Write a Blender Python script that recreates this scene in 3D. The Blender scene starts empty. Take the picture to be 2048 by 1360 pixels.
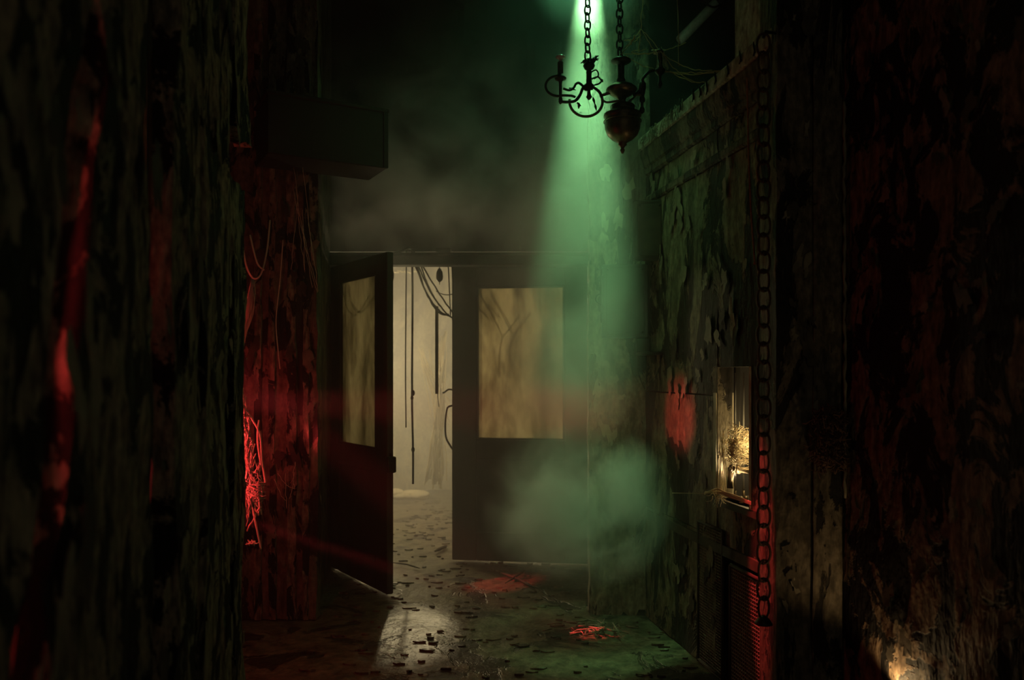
import bpy, math, random
from mathutils import Vector, Matrix, noise
R = math.radians
rnd = random.Random(7)
sc = bpy.context.scene
col = sc.collection

# ------------------------------------------------------------------ camera
H, F, HZ = 1.35, 1600.0, 750.0
cam_d = bpy.data.cameras.new('camera'); cam = bpy.data.objects.new('camera', cam_d); col.objects.link(cam)
cam.location = (0, 0, H); cam.rotation_euler = (R(90), 0, 0)
cam_d.sensor_width = 36; cam_d.lens = 36 * F / 2048; cam_d.shift_y = (HZ - 680) / 2048
cam_d.clip_start = 0.05; cam_d.clip_end = 60
cam_d.dof.use_dof = True; cam_d.dof.focus_distance = 4.0; cam_d.dof.aperture_fstop = 2.2
sc.camera = cam
sc.view_settings.view_transform = 'Standard'; sc.view_settings.look = 'None'
sc.view_settings.gamma = 1; sc.view_settings.use_curve_mapping = False
sc.view_settings.exposure = 0.0
cy = sc.cycles
cy.use_denoising = True
cy.max_bounces = 4; cy.diffuse_bounces = 2; cy.glossy_bounces = 2; cy.transmission_bounces = 3
cy.volume_bounces = 1; cy.transparent_max_bounces = 6
cy.volume_step_rate = 4.0; cy.volume_max_steps = 48
cy.use_light_tree = False
cy.use_adaptive_sampling = True; cy.adaptive_threshold = 0.03
cy.caustics_reflective = False; cy.caustics_refractive = False
cy.sample_clamp_indirect = 4

# ------------------------------------------------------------------ world and lights
world = bpy.data.worlds.new('night'); sc.world = world; world.use_nodes = True
world.node_tree.nodes['Background'].inputs[0].default_value = (0.9, 0.8, 0.55, 1)
world.node_tree.nodes['Background'].inputs[1].default_value = 0.075

def P(x, y, Y):
    return Vector(((x - 1024) / F * Y, Y, H + (HZ - y) / F * Y))

def light(kind, name, loc, power, color, target=None, size=0.05, angle=40, blend=0.4, sy=None):
    d = bpy.data.lights.new(name, kind); o = bpy.data.objects.new(name, d); col.objects.link(o)
    d.energy = power; d.color = color; o.location = loc
    if kind == 'SPOT':
        d.spot_size = R(angle); d.spot_blend = blend; d.shadow_soft_size = size
    elif kind == 'AREA':
        d.size = size
        if sy: d.shape = 'RECTANGLE'; d.size_y = sy
    else:
        d.shadow_soft_size = size
    if target is not None:
        v = Vector(target) - Vector(loc)
        o.rotation_euler = v.to_track_quat('-Z', 'Y').to_euler()
    return o

GREEN = (0.16, 1.0, 0.42); WARM = (1.0, 0.80, 0.44); RED = (1.0, 0.06, 0.065)
SPOT = Vector((0.385, 3.95, 3.62))
light('SPOT', 'green_spot', SPOT, 2600, (0.36, 1.0, 0.36), SPOT + Vector((-0.04, 0.20, -3.4)), 0.006, 21, 0.9)
light('SPOT', 'green_spill', SPOT + Vector((0, 0.02, 0.02)), 22, (0.2, 1.0, 0.40), SPOT + Vector((-0.35, 0.6, -2.2)), 0.05, 120, 0.9)
light('POINT', 'warm_back_lamp', (-1.75, 7.4, 1.55), 105, WARM, None, 0.12)
light('POINT', 'warm_back_lamp_right', (0.40, 7.6, 1.9), 45, WARM, None, 0.12)
light('SPOT', 'floor_strip_fill', (-1.0, 9.0, 2.55), 330, WARM, (-0.52, 4.25, 0), 0.05, 5.6, 0.8)  # added spot imitating the doorway's reflected strip on the floor
light('SPOT', 'red_recess_lamp', (-1.62, 3.45, 1.20), 11, RED, (-1.45, 4.5, 1.10), 0.04, 58, 0.9)
light('POINT', 'red_web_fill_low', (-1.105, 3.05, 0.92), 3, RED, None, 0.012)  # three hidden fill lights added to brighten the red cobwebs
light('POINT', 'red_web_fill_middle', (-1.105, 3.05, 1.12), 2, RED, None, 0.012)
light('POINT', 'red_web_fill_high', (-1.105, 3.05, 1.58), 0.9, RED, None, 0.012)
light('SPOT', 'red_wall_spot', (-1.9, 3.55, 1.25), 420, RED, (0.845, 4.03, 1.15), 0.02, 9.5, 0.9)
light('SPOT', 'red_floor_spot', (-1.9, 3.62, 1.9), 480, RED, (-0.07, 5.20, 0), 0.02, 8.5, 0.9)
light('SPOT', 'red_floor_spot_near', (-1.9, 3.5, 0.95), 1300, RED, (0.44, 4.16, 0), 0.02, 2.4, 0.6)
light('SPOT', 'red_strip_spot', (-0.2, 3.14, 4.1), 1300, RED, (1.0, 3.13, 0.60), 0.02, 5.4, 0.4)
light('POINT', 'red_cavity_lamp', (-0.76, 0.98, 1.66), 7, RED, None, 0.03)
light('POINT', 'red_cavity_lamp_low', (-0.74, 0.90, 1.10), 8, RED, None, 0.03)
light('POINT', 'red_cavity_lamp_far', (-0.93, 1.70, 1.60), 0.12, RED, None, 0.03)
light('POINT', 'warm_window_lamp', (1.036, 3.355, 1.07), 1.8, (1, .72, .34), None, 0.03)
light('POINT', 'warm_window_lamp_back', (1.08, 3.56, 1.02), 3.2, (1, .72, .34), None, 0.03)
light('SPOT', 'warm_window_fill', (1.03, 3.42, 0.875), 14, (1, .76, .46), (-0.5, 5.0, 2.5), 0.03, 45, 0.8)  # spot added in the window to warm the smoke cloud
light('SPOT', 'warm_floor_lamp', (1.248, 2.63, 0.31), 3, (1, .66, .3), (1.285, 2.63, 0.6), 0.015, 145, 0.6)

# ------------------------------------------------------------------ materials
def newmat(name):
    m = bpy.data.materials.new(name); m.use_nodes = True
    nt = m.node_tree; nt.nodes.clear()
    return m, nt, nt.nodes, nt.links

def N(nt, t, **kw):
    n = nt.nodes.new(t)
    for k, v in kw.items():
        if k in n.inputs: n.inputs[k].default_value = v
        else: setattr(n, k, v)
    return n

def coords(nt, scale, local=False):
    if local:
        g = N(nt, 'ShaderNodeTexCoord'); out = g.outputs['Object']
    else:
        g = N(nt, 'ShaderNodeNewGeometry'); out = g.outputs['Position']
    mp = N(nt, 'ShaderNodeMapping'); mp.inputs['Scale'].default_value = scale
    nt.links.new(out, mp.inputs['Vector'])
    return mp.outputs[0]

def ramp(nt, src, stops):
    r = N(nt, 'ShaderNodeValToRGB'); e = r.color_ramp.elements
    while len(e) > 1: e.remove(e[-1])
    e[0].position = stops[0][0]; e[0].color = (*stops[0][1], 1)
    for p, c in stops[1:]:
        x = e.new(p); x.color = (*c, 1)
    nt.links.new(src, r.inputs[0]); return r.outputs[0]

def decay(name, dark, paint, stain, scale=3.0, stretch=0.3, edge=0.5, rough=0.75, bump=0.6, spec=0.3):
    """Peeling paint: paint islands over a dark ground, with vertical stains and fine grain."""
    m, nt, nd, lk = newmat(name)
    c1 = coords(nt, (scale, scale, scale * stretch)); c2 = coords(nt, (scale * 5, scale * 5, scale * 1.6)); c3 = coords(nt, (38, 38, 30))
    n1 = N(nt, 'ShaderNodeTexNoise', Scale=1.0, Detail=6.0, Roughness=0.66, Distortion=0.7); lk.new(c1, n1.inputs['Vector'])
    n2 = N(nt, 'ShaderNodeTexNoise', Scale=1.0, Detail=3.0, Roughness=0.6); lk.new(c2, n2.inputs['Vector'])
    n3 = N(nt, 'ShaderNodeTexNoise', Scale=1.0, Detail=2.0, Roughness=0.6); lk.new(c3, n3.inputs['Vector'])
    mask = ramp(nt, n1.outputs[0], [(0.0, (0, 0, 0)), (edge - 0.012, (0, 0, 0)), (edge + 0.012, (1, 1, 1)), (1.0, (1, 1, 1))])
    stn = ramp(nt, n2.outputs[0], [(0.36, (0, 0, 0)), (0.62, (1, 1, 1))])
    pm = N(nt, 'ShaderNodeMix', data_type='RGBA'); lk.new(stn, pm.inputs[0]); pm.inputs[6].default_value = (*stain, 1); pm.inputs[7].default_value = (*paint, 1)
    mm = N(nt, 'ShaderNodeMix', data_type='RGBA'); lk.new(mask, mm.inputs[0]); mm.inputs[6].default_value = (*dark, 1); lk.new(pm.outputs[2], mm.inputs[7])
    fine = ramp(nt, n3.outputs[0], [(0.3, (.55, .55, .55)), (0.7, (1.15, 1.15, 1.15))])
    mu = N(nt, 'ShaderNodeMix', data_type='RGBA', blend_type='MULTIPLY'); mu.inputs[0].default_value = 1; lk.new(mm.outputs[2], mu.inputs[6]); lk.new(fine, mu.inputs[7])
    h = N(nt, 'ShaderNodeMath', operation='MULTIPLY_ADD'); lk.new(mask, h.inputs[0]); h.inputs[1].default_value = 0.6; lk.new(n2.outputs[0], h.inputs[2])
    h2 = N(nt, 'ShaderNodeMath', operation='MULTIPLY_ADD'); lk.new(n3.outputs[0], h2.inputs[0]); h2.inputs[1].default_value = 0.35; lk.new(h.outputs[0], h2.inputs[2])
    bp = N(nt, 'ShaderNodeBump', Strength=bump, Distance=0.012); lk.new(h2.outputs[0], bp.inputs['Height'])
    b = N(nt, 'ShaderNodeBsdfPrincipled', Roughness=rough); b.inputs['Specular IOR Level'].default_value = spec
    lk.new(mu.outputs[2], b.inputs['Base Color']); lk.new(bp.outputs[0], b.inputs['Normal'])
    o = N(nt, 'ShaderNodeOutputMaterial'); lk.new(b.outputs[0], o.inputs[0])
    return m

def simple(name, a, b_, scale=20, rough=0.6, metal=0.0, bump=0.25, spec=0.4, stretch=1.0, local=True):
    m, nt, nd, lk = newmat(name)
    c = coords(nt, (scale, scale, scale * stretch), local)
    n1 = N(nt, 'ShaderNodeTexNoise', Scale=1.0, Detail=6.0, Roughness=0.62); lk.new(c, n1.inputs['Vector'])
    cl = ramp(nt, n1.outputs[0], [(0.32, a), (0.68, b_)])
    bp = N(nt, 'ShaderNodeBump', Strength=bump, Distance=0.006); lk.new(n1.outputs[0], bp.inputs['Height'])
    b = N(nt, 'ShaderNodeBsdfPrincipled', Roughness=rough, Metallic=metal); b.inputs['Specular IOR Level'].default_value = spec
    lk.new(cl, b.inputs['Base Color']); lk.new(bp.outputs[0], b.inputs['Normal'])
    o = N(nt, 'ShaderNodeOutputMaterial'); lk.new(b.outputs[0], o.inputs[0])
    return m

def pane_mat(name):
    m, nt, nd, lk = newmat(name)
    c = coords(nt, (4.5, 4.5, 1.6)); c2 = coords(nt, (30, 30, 12))
    n1 = N(nt, 'ShaderNodeTexNoise', Scale=1.0, Detail=7.0, Roughness=0.62, Distortion=0.3); lk.new(c, n1.inputs['Vector'])
    n2 = N(nt, 'ShaderNodeTexNoise', Scale=1.0, Detail=4.0); lk.new(c2, n2.inputs['Vector'])
    cl = ramp(nt, n1.outputs[0], [(0.30, (.05, .04, .02)), (0.43, (.20, .168, .092)), (0.56, (.40, .345, .20)), (0.75, (.55, .49, .30))])
    f2 = ramp(nt, n2.outputs[0], [(0.3, (.75, .75, .75)), (0.7, (1, 1, 1))])
    mu = N(nt, 'ShaderNodeMix', data_type='RGBA', blend_type='MULTIPLY'); mu.inputs[0].default_value = 1; lk.new(cl, mu.inputs[6]); lk.new(f2, mu.inputs[7])
    t = N(nt, 'ShaderNodeBsdfTranslucent'); lk.new(mu.outputs[2], t.inputs[0])
    d = N(nt, 'ShaderNodeBsdfDiffuse'); d.inputs[0].default_value = (.10, .09, .06, 1)
    g = N(nt, 'ShaderNodeBsdfGlossy', Roughness=0.25); g.inputs[0].default_value = (.5, .5, .5, 1)
    m1 = N(nt, 'ShaderNodeMixShader'); m1.inputs[0].default_value = 0.15; lk.new(t.outputs[0], m1.inputs[1]); lk.new(d.outputs[0], m1.inputs[2])
    m2 = N(nt, 'ShaderNodeMixShader'); m2.inputs[0].default_value = 0.06; lk.new(m1.outputs[0], m2.inputs[1]); lk.new(g.outputs[0], m2.inputs[2])
    o = N(nt, 'ShaderNodeOutputMaterial'); lk.new(m2.outputs[0], o.inputs[0])
    return m

def web_mat(name, c, trans=0.4):
    m, nt, nd, lk = newmat(name)
    d = N(nt, 'ShaderNodeBsdfDiffuse'); d.inputs[0].default_value = (*c, 1)
    t = N(nt, 'ShaderNodeBsdfTranslucent'); t.inputs[0].default_value = (*c, 1)
    x = N(nt, 'ShaderNodeMixShader'); x.inputs[0].default_value = trans; lk.new(d.outputs[0], x.inputs[1]); lk.new(t.outputs[0], x.inputs[2])
    o = N(nt, 'ShaderNodeOutputMaterial'); lk.new(x.outputs[0], o.inputs[0])
    return m

def haze_mat(name, density, color=(.9, .9, .9), g=0.25):
    m, nt, nd, lk = newmat(name)
    v = N(nt, 'ShaderNodeVolumeScatter', Density=density, Anisotropy=g); v.inputs['Color'].default_value = (*color, 1)
    o = N(nt, 'ShaderNodeOutputMaterial'); lk.new(v.outputs[0], o.inputs['Volume'])
    return m

def smoke_mat(name, density, scale, lo, hi, g=0.2, seed=0.0, stretch=(1, 1, 1), core=0.2):
    """Billowing smoke: noise density that fades out towards the rim of an ellipsoid (object space -1..1)."""
    m, nt, nd, lk = newmat(name)
    tc = N(nt, 'ShaderNodeTexCoord')
    ln = N(nt, 'ShaderNodeVectorMath', operation='LENGTH'); lk.new(tc.outputs['Object'], ln.inputs[0])
    fall = N(nt, 'ShaderNodeMapRange'); lk.new(ln.outputs['Value'], fall.inputs[0])
    fall.inputs[1].default_value = 0.98; fall.inputs[2].default_value = core; fall.inputs[3].default_value = 0; fall.inputs[4].default_value = 1
    gp = N(nt, 'ShaderNodeNewGeometry'); mp = N(nt, 'ShaderNodeMapping'); mp.inputs['Scale'].default_value = [scale * s for s in stretch]; mp.inputs['Location'].default_value = (seed, seed * 1.7, seed * .6)
    lk.new(gp.outputs['Position'], mp.inputs['Vector'])
    n = N(nt, 'ShaderNodeTexNoise', Scale=1.0, Detail=4.0, Roughness=0.55, Distortion=0.6); lk.new(mp.outputs[0], n.inputs['Vector'])
    nr = N(nt, 'ShaderNodeMapRange'); lk.new(n.outputs[0], nr.inputs[0]); nr.inputs[1].default_value = lo; nr.inputs[2].default_value = hi
    mu = N(nt, 'ShaderNodeMath', operation='MULTIPLY'); lk.new(fall.outputs[0], mu.inputs[0]); lk.new(nr.outputs[0], mu.inputs[1])
    m2 = N(nt, 'ShaderNodeMath', operation='MULTIPLY'); lk.new(mu.outputs[0], m2.inputs[0]); m2.inputs[1].default_value = density
    v = N(nt, 'ShaderNodeVolumeScatter', Anisotropy=g); v.inputs['Color'].default_value = (.92, .92, .9, 1); lk.new(m2.outputs[0], v.inputs['Density'])
    o = N(nt, 'ShaderNodeOutputMaterial'); lk.new(v.outputs[0], o.inputs['Volume'])
    return m

M = {}
M['floor'] = decay('dirty_floor', (.045, .038, .026), (.19, .165, .105), (.09, .078, .05), 2.2, 1.0, 0.44, 0.42, 0.7, 0.5)
M['plank'] = decay('rotten_plank', (.012, .010, .007), (.30, .25, .165), (.10, .082, .054), 8.0, 0.5, 0.49, 0.8, 0.9)
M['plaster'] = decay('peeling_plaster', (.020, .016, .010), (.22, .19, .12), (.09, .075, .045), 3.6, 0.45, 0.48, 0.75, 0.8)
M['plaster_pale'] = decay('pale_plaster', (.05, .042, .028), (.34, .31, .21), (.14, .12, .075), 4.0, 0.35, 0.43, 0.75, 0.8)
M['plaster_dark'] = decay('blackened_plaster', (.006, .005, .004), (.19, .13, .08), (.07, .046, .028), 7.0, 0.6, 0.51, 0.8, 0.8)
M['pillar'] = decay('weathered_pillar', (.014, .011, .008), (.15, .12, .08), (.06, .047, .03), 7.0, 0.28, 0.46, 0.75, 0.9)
M['black'] = simple('near_black', (.012, .011, .009), (.025, .023, .018), 3, 0.9, local=False)  # near-black for dark walls, and for painted shade behind mesh and window
M['back'] = decay('back_room_wall', (.16, .14, .09), (.36, .32, .21), (.24, .21, .13), 1.4, 0.5, 0.42, 0.8, 0.4)
M['wood'] = simple('dark_door_wood', (.022, .016, .010), (.055, .040, .024), 9, 0.62, stretch=0.15, local=False)
M['beam'] = simple('charred_beam', (.014, .012, .009), (.04, .033, .022), 14, 0.7)
M['flake'] = simple('paint_flake', (.10, .085, .055), (.24, .205, .135), 11, 0.7, bump=0.5, local=False)
M['flake_dark'] = simple('dark_flake', (.02, .016, .011), (.075, .058, .036), 11, 0.75, bump=0.5, local=False)
M['flake_pale'] = simple('pale_flake', (.20, .175, .115), (.40, .36, .25), 11, 0.7, bump=0.5, local=False)
M['cornice'] = decay('cornice_paint', (.05, .042, .03), (.52, .48, .38), (.26, .23, .17), 6, 0.8, 0.4, 0.7, 0.6)
M['iron'] = simple('black_iron', (.010, .009, .008), (.035, .028, .020), 40, 0.45, 0.6)
M['rust'] = simple('rusty_iron', (.018, .010, .006), (.075, .035, .016), 45, 0.6, 0.35)
M['brass'] = simple('tarnished_brass', (.05, .038, .022), (.17, .125, .07), 22, 0.38, 0.75)
M['galv'] = simple('dull_sheet_metal', (.035, .036, .03), (.085, .085, .07), 7, 0.6, 0.3)
M['rope'] = simple('dark_rope', (.012, .010, .008), (.04, .032, .022), 60, 0.85)
M['redcord'] = simple('reddish_cord', (.16, .05, .025), (.34, .17, .08), 40, 0.8)
M['web'] = web_mat('cobweb', (.72, .64, .46))
M['web_orange'] = web_mat('cobweb_thread', (.62, .45, .25))
M['straw'] = web_mat('straw', (.80, .68, .45), 0.35)
M['rag'] = web_mat('webbed_rag', (.92, .75, .6), 0.5)
M['pane'] = pane_mat('grimy_frosted_glass')
M['candle'] = simple('candle_sleeve', (.03, .028, .022), (.09, .08, .06), 30, 0.6)
M['glass'] = simple('dusty_glass', (.30, .31, .28), (.5, .5, .45), 10, 0.12, spec=0.8)
M['fluff'] = web_mat('pale_fluff', (.8, .72, .52), 0.4)
M['pipe'] = simple('pale_pipe', (.45, .52, .52), (.78, .85, .84), 25, 0.4, 0.2)
M['fibre'] = simple('matted_fibre', (.05, .025, .016), (.16, .085, .05), 50, 0.9)

# ------------------------------------------------------------------ mesh helpers
class MB:
    def __init__(s): s.v = []; s.f = []; s.smooth = []
    def add(s, vs, fs, smooth=False):
        b = len(s.v); s.v += [tuple(v) for v in vs]
        s.f += [tuple(i + b for i in f) for f in fs]; s.smooth += [smooth] * len(fs)
    def box(s, a, b, mat=None):
        x0, y0, z0 = a; x1, y1, z1 = b
        vs = [Vector(p) for p in ((x0,y0,z0),(x1,y0,z0),(x1,y1,z0),(x0,y1,z0),(x0,y0,z1),(x1,y0,z1),(x1,y1,z1),(x0,y1,z1))]
        if mat: vs = [mat @ v for v in vs]
        s.add(vs, [(0,3,2,1),(4,5,6,7),(0,1,5,4),(1,2,6,5),(2,3,7,6),(3,0,4,7)])
    def bevbox(s, a, b, w, mat=None):
        x0, y0, z0 = a; x1, y1, z1 = b
        vs = []
        for z, ins in ((z0, w), (z0 + w, 0), (z1 - w, 0), (z1, w)):
            X0, X1, Y0, Y1 = x0 + ins, x1 - ins, y0 + ins, y1 - ins
            c = w * 0.7
            vs += [(X0+c,Y0,z),(X1-c,Y0,z),(X1,Y0+c,z),(X1,Y1-c,z),(X1-c,Y1,z),(X0+c,Y1,z),(X0,Y1-c,z),(X0,Y0+c,z)]
        vs = [Vector(v) for v in vs]
        if mat: vs = [mat @ v for v in vs]
        fs = [tuple(range(7, -1, -1)), tuple(range(24, 32))]
        for k in range(3):
            for i in range(8): fs.append((k*8+i, k*8+(i+1)%8, (k+1)*8+(i+1)%8, (k+1)*8+i))
        s.add(vs, fs)
    def tube(s, pts, r, n=6, closed=False, caps=True):
        pts = [Vector(p) for p in pts]; m = len(pts)
        rs = r if isinstance(r, (list, tuple)) else [r] * m
        vs = []; up = None
        for i, p in enumerate(pts):
            if closed: t = pts[(i+1) % m] - pts[i-1]
            else: t = pts[min(i+1, m-1)] - pts[max(i-1, 0)]
            if t.length < 1e-9: t = Vector((0, 0, 1))
            t.normalize()
            if up is None:
                up = Vector((0, 0, 1)) if abs(t.z) < 0.9 else Vector((1, 0, 0))
            u = up - t * up.dot(t)
            if u.length < 1e-6: u = t.orthogonal()
            u.normalize(); up = u; w = t.cross(u)
            for k in range(n):
                a = 2 * math.pi * k / n
                vs.append(p + (u * math.cos(a) + w * math.sin(a)) * rs[i])
        fs = []
        for i in range(m if closed else m - 1):
            j = (i + 1) % m
            for k in range(n): fs.append((i*n+k, i*n+(k+1)%n, j*n+(k+1)%n, j*n+k))
        if caps and not closed:
            fs.append(tuple(range(n-1, -1, -1))); fs.append(tuple((m-1)*n+k for k in range(n)))
        s.add(vs, fs, True)
    def lathe(s, prof, o=(0,0,0), n=24, mat=None):
        o = Vector(o); vs = []
        for r, z in prof:
            for k in range(n):
                a = 2*math.pi*k/n; v = Vector((r*math.cos(a), r*math.sin(a), z))
                vs.append((mat @ v if mat else v) + o)
        fs = []
        for i in range(len(prof)-1):
            for k in range(n): fs.append((i*n+k, i*n+(k+1)%n, (i+1)*n+(k+1)%n, (i+1)*n+k))
        fs.append(tuple(range(n-1,-1,-1))); fs.append(tuple((len(prof)-1)*n+k for k in range(n)))
        s.add(vs, fs, True)
    def ball(s, c, r, n=10, sq=(1,1,1)):
        prof = [(max(1e-4, math.sin(math.pi*i/n))*r, -math.cos(math.pi*i/n)*r) for i in range(n+1)]
        s.lathe(prof, c, n, Matrix.Diagonal(Vector(sq)))
    def mesh(s, name, mat):
        me = bpy.data.meshes.new(name); me.from_pydata(s.v, [], s.f); me.update()
        me.polygons.foreach_set('use_smooth', s.smooth)
        me.materials.append(M[mat] if isinstance(mat, str) else mat)
        return me
    def build(s, name, mat, parent=None, loc=None):
        me = s.mesh(name, mat); o = bpy.data.objects.new(name, me); col.objects.link(o)
        if parent: o.parent = parent; o.matrix_parent_inverse = parent.matrix_world.inverted() if loc is None else Matrix()
        if loc is not None: o.location = loc
        return o

def empty(name, loc=(0,0,0)):
    o = bpy.data.objects.new(name, None); col.objects.link(o); o.location = loc; o.empty_display_size = 0.05
    o.matrix_world = Matrix.Translation(Vector(loc))
    return o
def tag(o, label=None, cat=None, group=None, kind=None):
    if label: o['label'] = label
    if cat: o['category'] = cat
    if group: o['group'] = group
    if kind: o['kind'] = kind
    return o
def struct(o, label=None, cat=None): return tag(o, label, cat, kind='structure')

def smoothpath(pts, k=6):
    pts = [Vector(p) for p in pts]; out = []
    for i in range(len(pts)-1):
        p0 = pts[max(i-1,0)]; p1 = pts[i]; p2 = pts[i+1]; p3 = pts[min(i+2,len(pts)-1)]
        for j in range(k):
            t = j/k
            out.append(0.5*((2*p1)+(p2-p0)*t+(2*p0-5*p1+4*p2-p3)*t*t+(3*p1-p0-3*p2+p3)*t**3))
    out.append(pts[-1]); return out
def sag(a, b, s, n=10, wob=0.0, r=None):
    a = Vector(a); b = Vector(b); r = r or rnd; out = []
    for i in range(n+1):
        t = i/n; p = a.lerp(b, t); p.z -= 4*s*t*(1-t)
        if 0 < i < n and wob: p += Vector((r.uniform(-1,1), r.uniform(-1,1), r.uniform(-1,1)))*wob
        out.append(p)
    return out

def slab(mb, O, D, Nn, u0, u1, z0, z1, th, nu, nz, amp=0.012, freq=6.0, stretch=0.25, rag=0.0, seed=0, tilt=0.0, ragz=0.0, ul=None, ur=None):
    """A thick board/wall piece: displaced front, ragged outline, flat back. tilt leans it along D with height."""
    O = Vector(O); D = Vector(D); Nn = Vector(Nn); vs = []; fs = []
    def pt(u, z, front):
        p = O + D*u + Vector((0,0,z))
        if front:
            q = p*freq + Vector((seed*3.1, seed*1.7, seed)); q.z *= stretch
            d = noise.fractal(q, 0.9, 2.1, 5)
            q2 = p*freq*4 + Vector((seed, 0, 0)); q2.z *= stretch
            p = p + Nn*(amp*d + amp*0.35*noise.noise(q2))
        return p
    for side in (0, 1):
        for j in range(nz+1):
            z = z0 + (z1-z0)*j/nz
            e0 = rag*noise.fractal(Vector((seed*5.3, z*5, 1.5)), 0.8, 2, 5); e1 = rag*noise.fractal(Vector((seed*7.9, z*5, 9.5)), 0.8, 2, 5)
            a = u0 + e0 + tilt*(z - H) + (ul(z) if ul else 0); b = u1 + e1 + tilt*(z - H) + (ur(z) if ur else 0)
            for i in range(nu+1):
                u = a + (b-a)*i/nu
                zz = z
                if ragz and j in (0, nz): zz += ragz*noise.fractal(Vector((u*9, seed, j)), 0.8, 2, 4)
                p = pt(u, zz, side == 0)
                if side: p = p - Nn*th
                vs.append(p)
    W = nu+1; S = W*(nz+1)
    for j in range(nz):
        for i in range(nu):
            q = (j*W+i, j*W+i+1, (j+1)*W+i+1, (j+1)*W+i)
            fs.append(q); fs.append(tuple(S+k for k in reversed(q)))
    for j in range(nz):
        for i, fl in ((0, 0), (nu, 1)):
            a, b = j*W+i, (j+1)*W+i
            fs.append((a, b, S+b, S+a) if not fl else (b, a, S+a, S+b))
    for i in range(nu):
        for j, fl in ((0, 1), (nz, 0)):
            a, b = j*W+i, j*W+i+1
            fs.append((a, b, S+b, S+a) if not fl else (b, a, S+a, S+b))
    # orient outward with respect to Nn
    t = D.cross(Vector((0,0,1)))
    if t.dot(Nn) < 0: fs = [tuple(reversed(f)) for f in fs]
    mb.add(vs, fs, False)

# peeling flakes: six shared shapes, scaled and rotated copies
def flake_mesh(seed, mat):
    r = random.Random(seed); mb = MB(); n = 15; vs = [Vector((0, -0.01, 0))]; ring = []
    curl = r.uniform(0.05, 0.16); ph = r.uniform(0, 6)
    for k in range(n):
        a = 2*math.pi*k/n; rr = 0.62 + 0.2*math.sin(2*a + ph) + r.uniform(-0.3, 0.26)
        x, z = rr*math.cos(a), rr*math.sin(a)
        lift = curl*max(0, -z*0.6 + x*0.3 + r.uniform(-0.2, 0.4))
        ring.append(Vector((x, -lift - 0.015, z)))
    inner = [Vector((v.x*.5, -.015, v.z*.5)) for v in ring]
    back = [Vector((v.x, v.y + 0.03, v.z)) for v in ring]
    vs += inner + ring + back
    fs = []
    for k in range(n):
        j = (k+1) % n
        fs.append((0, 1+j, 1+k)); fs.append((1+k, 1+j, 1+n+j, 1+n+k)); fs.append((1+n+k, 1+n+j, 1+2*n+j, 1+2*n+k))
    mb.add(vs, fs); return mb.mesh('flake', mat)
FL = {m: [flake_mesh(i*13 + len(m), m) for i in range(9)] for m in ('flake', 'flake_dark', 'flake_pale')}

def scatter_flakes(parent, O, D, Nn, u0, u1, z0, z1, count, kinds, smin, smax, seed, off=0.012, tall=2.2):
    r = random.Random(seed); D = Vector(D); Nn = Vector(Nn)
    for i in range(count):
        u = r.uniform(u0, u1); z = r.uniform(z0, z1); s = r.uniform(smin, smax)
        o = bpy.data.objects.new('paint_flake', r.choice(FL[r.choice(kinds)])); col.objects.link(o)
        o.parent = parent
        ax = D if D.cross(Vector((0,0,1))).dot(Nn) > 0 else -D
        m = Matrix((ax, -Nn, Vector((0,0,1)))).transposed().to_4x4()
        m = m @ Matrix.Rotation(r.uniform(-.35, .35), 4, 'Y')
        m = m @ Matrix.Diagonal(Vector((s, s*0.6, s*r.uniform(1.0, tall), 1)))
        m.translation = Vector(O) + D*u + Vector((0,0,z)) + Nn*off
        o.matrix_world = m

# ------------------------------------------------------------------ the setting
SL = 0.19
def rx(Y): return 1.61 - SL*Y          # right wall line
def lx(Y): return -0.44 - SL*Y         # left wall line
DW = Vector((SL, -1, 0)).normalized()   # along a side wall, towards the camera
NR = Vector((-1, -SL, 0)).normalized()  # right wall normal (into the corridor)
NL = -NR
CEIL = 4.25

mb = MB()
nx, ny = 90, 150; x0, x1, y0, y1 = -2.6, 2.6, 0.2, 9.6; vs = []; fs = []
for j in range(ny+1):
    for i in range(nx+1):
        x = x0+(x1-x0)*i/nx; y = y0+(y1-y0)*j/ny
        vs.append((x, y, 0.010*noise.fractal(Vector((x*3, y*3, 0)), .9, 2, 5) - 0.004))
for j in range(ny):
    for i in range(nx):
        a = j*(nx+1)+i; fs.append((a, a+1, a+nx+2, a+nx+1))
b = len(vs); vs += [(x0,y0,-.2),(x1,y0,-.2),(x1,y1,-.2),(x0,y1,-.2)]; fs.append((b, b+3, b+2, b+1))
mb.add(vs, fs); floor = struct(mb.build('floor', 'floor'), 'dark grimy floor with cracked flaking paint', 'floor')
mb = MB(); mb.box((-2.7, 0.2, CEIL), (2.7, 9.6, CEIL+.1)); struct(mb.build('ceiling', 'black'), 'black ceiling lost in darkness above', 'ceiling')

# left foreground wall: vertical rotten planks with gaps
wall_left = struct(empty('wall_left', (lx(1.8), 1.8, 0)), 'near left wall of rotten vertical planks with red glowing gaps', 'wall')
OL = Vector((lx(0), 0, 0)); DLv = Vector((-SL, 1, 0)); LS = DLv.length; DL = DLv.normalized()   # u = Y * LS
def plank(y0, y1, z0=0.0, z1=CEIL, seed=0, amp=0.02, rag=0.012, tilt=0.0, th=0.05, off=0.0, mat='plank', nz=90, **k):
    m = MB(); slab(m, OL + NL*off, DL, NL, y0*LS, y1*LS, z0, z1, th, max(4, int((y1-y0)*26)), nz, amp, 7.0, 0.22, rag, seed, tilt, 0.02 if z0 > 0 or z1 < CEIL else 0, **k)
    return m.build('plank', mat, wall_left)
T = 0.25
plank(0.35, 1.125, seed=1, rag=0.014, ur=lambda z: T*(z-H) + max(0, z-1.85)*.5)
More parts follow.
